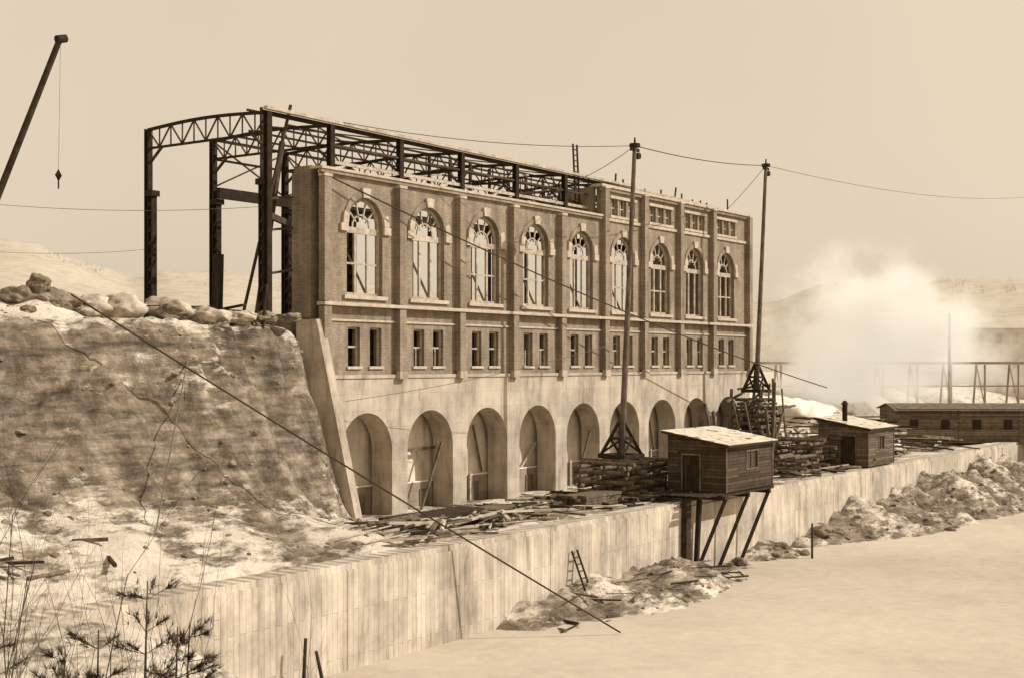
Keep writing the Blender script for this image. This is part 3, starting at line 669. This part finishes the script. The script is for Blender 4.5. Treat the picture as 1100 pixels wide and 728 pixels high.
# ---------------------------------------------------------------- workers on the high roof
def worker(name,s,w,z,yaw):
    J={'pel':(0,0,.95),'ch':(0,.02,1.35),'nk':(0,.03,1.5),'hd':(0,.05,1.62),'ht':(0,.06,1.75),
       'sl':(-.19,0,1.42),'el':(-.27,.1,1.15),'hl':(-.2,.3,1.0),'sr':(.19,0,1.42),'er':(.27,.08,1.15),'hr':(.22,.28,1.05),
       'll':(-.1,0,.9),'kl':(-.12,.06,.5),'fl':(-.13,0,.08),'tl':(-.13,.2,.04),'lr':(.1,0,.9),'kr':(.12,.1,.5),'fr':(.14,.04,.08),'tr':(.14,.24,.04)}
    Rr={'pel':.16,'ch':.17,'nk':.07,'hd':.11,'ht':.09,'sl':.08,'el':.055,'hl':.045,'sr':.08,'er':.055,'hr':.045,'ll':.1,'kl':.07,'fl':.05,'tl':.045,'lr':.1,'kr':.07,'fr':.05,'tr':.045}
    E=[('pel','ch'),('ch','nk'),('nk','hd'),('hd','ht'),('ch','sl'),('sl','el'),('el','hl'),('ch','sr'),('sr','er'),('er','hr'),('pel','ll'),('ll','kl'),('kl','fl'),('fl','tl'),('pel','lr'),('lr','kr'),('kr','fr'),('fr','tr')]
    ks=list(J); me=bpy.data.meshes.new(name); me.from_pydata([J[k] for k in ks],[(ks.index(a),ks.index(b)) for a,b in E],[])
    ob=bpy.data.objects.new(name,me); bpy.context.collection.objects.link(ob)
    ob.modifiers.new('skin','SKIN'); ob.modifiers.new('sub','SUBSURF').levels=1
    for i,k in enumerate(ks): me.skin_vertices[0].data[i].radius=(Rr[k],Rr[k])
    me.skin_vertices[0].data[0].use_root=True
    me.materials.append(M['cloth']); ob.matrix_world=SITE@Matrix.Translation((s,w,z))@Matrix.Rotation(yaw,4,'Z')
worker('construction_worker',115,1.4,11.5,2.8); worker('construction_worker',133.6,1.5,11.5,3.4)
# ---------------------------------------------------------------- foreground pines and brush
def pine(name,x,y,seed,top):
    random.seed(seed); s,w,_=at(x,y); z0=H(s,w)-.1; h=top-z0
    g=Grp(name,(s,w,z0)); tk=MB(); nd=MB()
    lean=Vector((random.uniform(-.45,.45),random.uniform(-.45,.45),h)); 
    base=Vector((s,w,z0))
    def tp(t): return base+Vector((lean.x*t*t,lean.y*t*t,h*t))
    for i in range(8): tk.cyl(tp(i/8),tp((i+1)/8),.035*(1-i/8)+.005,.035*(1-(i+1)/8)+.005,7)
    t=.4
    while t<1.0:
        nb=random.randint(3,4)
        for k in range(nb):
            a=random.uniform(0,6.28); L=(1-t)*h*.22+random.uniform(.1,.28); up=random.uniform(.1,.8)
            p=tp(min(t,.995)); d=Vector((math.cos(a),math.sin(a),up)).normalized(); q=p+d*L
            tk.cyl(p,q,.009*(1.3-t),.004,5)
            sd=d.cross(Vector((0,0,1))).normalized()
            for j in range(6+int(L*12)):
                c2=p.lerp(q,.4+.62*random.random()) if random.random()<.6 else q+(sd*random.gauss(0,.08)-d*random.uniform(0,.15))
                for m_ in range(14):
                    v=(d*1.2+Vector((random.gauss(0,.6),random.gauss(0,.6),random.gauss(0,.6)))).normalized(); l=random.uniform(.06,.13)
                    o=v.cross(Vector((random.random(),random.random(),1))).normalized()*.0035
                    nd.add([c2-o,c2+o,c2+v*l],[(0,1,2)])
        t+=random.uniform(.045,.08)
    g.part('trunk_and_limbs',tk,'bark'); g.part('needles',nd,'needle')
pine('pine_sapling',-4.7,12.7,1,-1.1); pine('pine_sapling',-3.35,12.2,2,-1.3); pine('pine_sapling',-3.0,11.9,9,-1.55)
pine('pine_sapling',-3.65,11.8,4,-1.5); pine('pine_sapling',-3.1,12.6,7,-1.6); pine('pine_sapling',-4.9,12.3,8,-1.55); pine('pine_sapling',-4.1,12.1,10,-1.85)
def shrub(name,x,y,seed,n,top,spread=.5,mt='bark',r=.01,dep0=2):
    random.seed(seed); s,w,_=at(x,y); z0=H(s,w)-.05; mb=MB()
    def grow(p,d,L,r,dep):
        q=p
        for i in range(4):
            d=(d+Vector((random.gauss(0,.1),random.gauss(0,.1),.04))).normalized(); q2=q+d*L/4; mb.cyl(q,q2,r,r*.8,5); r*=.8; q=q2
            if dep and random.random()<.9: grow(q,(d+Vector((random.gauss(0,.4),random.gauss(0,.4),.25))).normalized(),L*.38,r*.7,dep-1)
    for k in range(n): grow(Vector((s+random.uniform(-spread,spread),w+random.uniform(-spread,spread),z0)),Vector((random.gauss(0,.1),random.gauss(0,.1),1)).normalized(),(top-z0)*random.uniform(.7,1),r,dep0)
    mesh_obj(name,mb,mt,(s,w,z0))
shrub('bare_shrub',-4.0,11.8,31,8,-.95,.6); shrub('bare_shrub',-4.9,12.4,32,10,-.6,.5,'bark',.011,3); shrub('dry_weeds',-3.6,11.5,35,18,-1.35,.9,'weed',.008); shrub('dry_weeds',-4.5,11.6,36,22,-1.2,.9,'weed',.008,3); shrub('dry_weeds',-2.8,12.4,37,12,-1.85,.7,'weed',.008)
# ---------------------------------------------------------------- light, sky, camera
sd=Vector((math.cos(R(38)),.02,math.sin(R(38))))
l=bpy.data.lights.new('sun','SUN'); l.energy=4.3; l.angle=R(.5); l.color=(1,.97,.92)
lo=bpy.data.objects.new('sun',l); bpy.context.collection.objects.link(lo); lo.rotation_euler=sd.to_track_quat('Z','Y').to_euler()
wd=bpy.data.worlds.new('World'); bpy.context.scene.world=wd; wd.use_nodes=True; nt=wd.node_tree; bg=nt.nodes['Background']
sk=N(nt,'ShaderNodeTexSky',sky_type='NISHITA'); sk.sun_disc=False; sk.sun_elevation=R(38); sk.sun_rotation=R(90); sk.dust_density=4; sk.air_density=1
bw=N(nt,'ShaderNodeRGBToBW'); nt.links.new(sk.outputs[0],bw.inputs[0])
pw=N(nt,'ShaderNodeMath',operation='POWER'); nt.links.new(bw.outputs[0],pw.inputs[0]); pw.inputs[1].default_value=.18
tcw=N(nt,'ShaderNodeTexCoord'); nzw=noi(nt,tcw.outputs['Generated'],2.2,4,.55)
mr=N(nt,'ShaderNodeMapRange'); nt.links.new(nzw,mr.inputs[0]); mr.inputs[1].default_value=.3; mr.inputs[2].default_value=.7; mr.inputs[3].default_value=.95; mr.inputs[4].default_value=1.03
pm=N(nt,'ShaderNodeMath',operation='MULTIPLY'); nt.links.new(pw.outputs[0],pm.inputs[0]); nt.links.new(mr.outputs[0],pm.inputs[1])
cm=N(nt,'ShaderNodeCombineColor')
for i,k in enumerate((6.5,5.45,4.1)):
    q=N(nt,'ShaderNodeMath',operation='MULTIPLY'); nt.links.new(pm.outputs[0],q.inputs[0]); q.inputs[1].default_value=k; nt.links.new(q.outputs[0],cm.inputs[i])
nt.links.new(cm.outputs[0],bg.inputs[0]); bg.inputs[1].default_value=.1
sc=bpy.context.scene; sc.view_settings.view_transform='Standard'; sc.view_settings.look='None'; sc.view_settings.exposure=0
cam=bpy.data.cameras.new('camera'); co=bpy.data.objects.new('camera',cam); bpy.context.collection.objects.link(co)
co.location=(0,0,.75); co.rotation_euler=(R(90),0,0); cam.lens=36*1450/1100; cam.sensor_width=36; cam.shift_y=26/1100; cam.clip_end=9000; cam.clip_start=.1
sc.camera=co
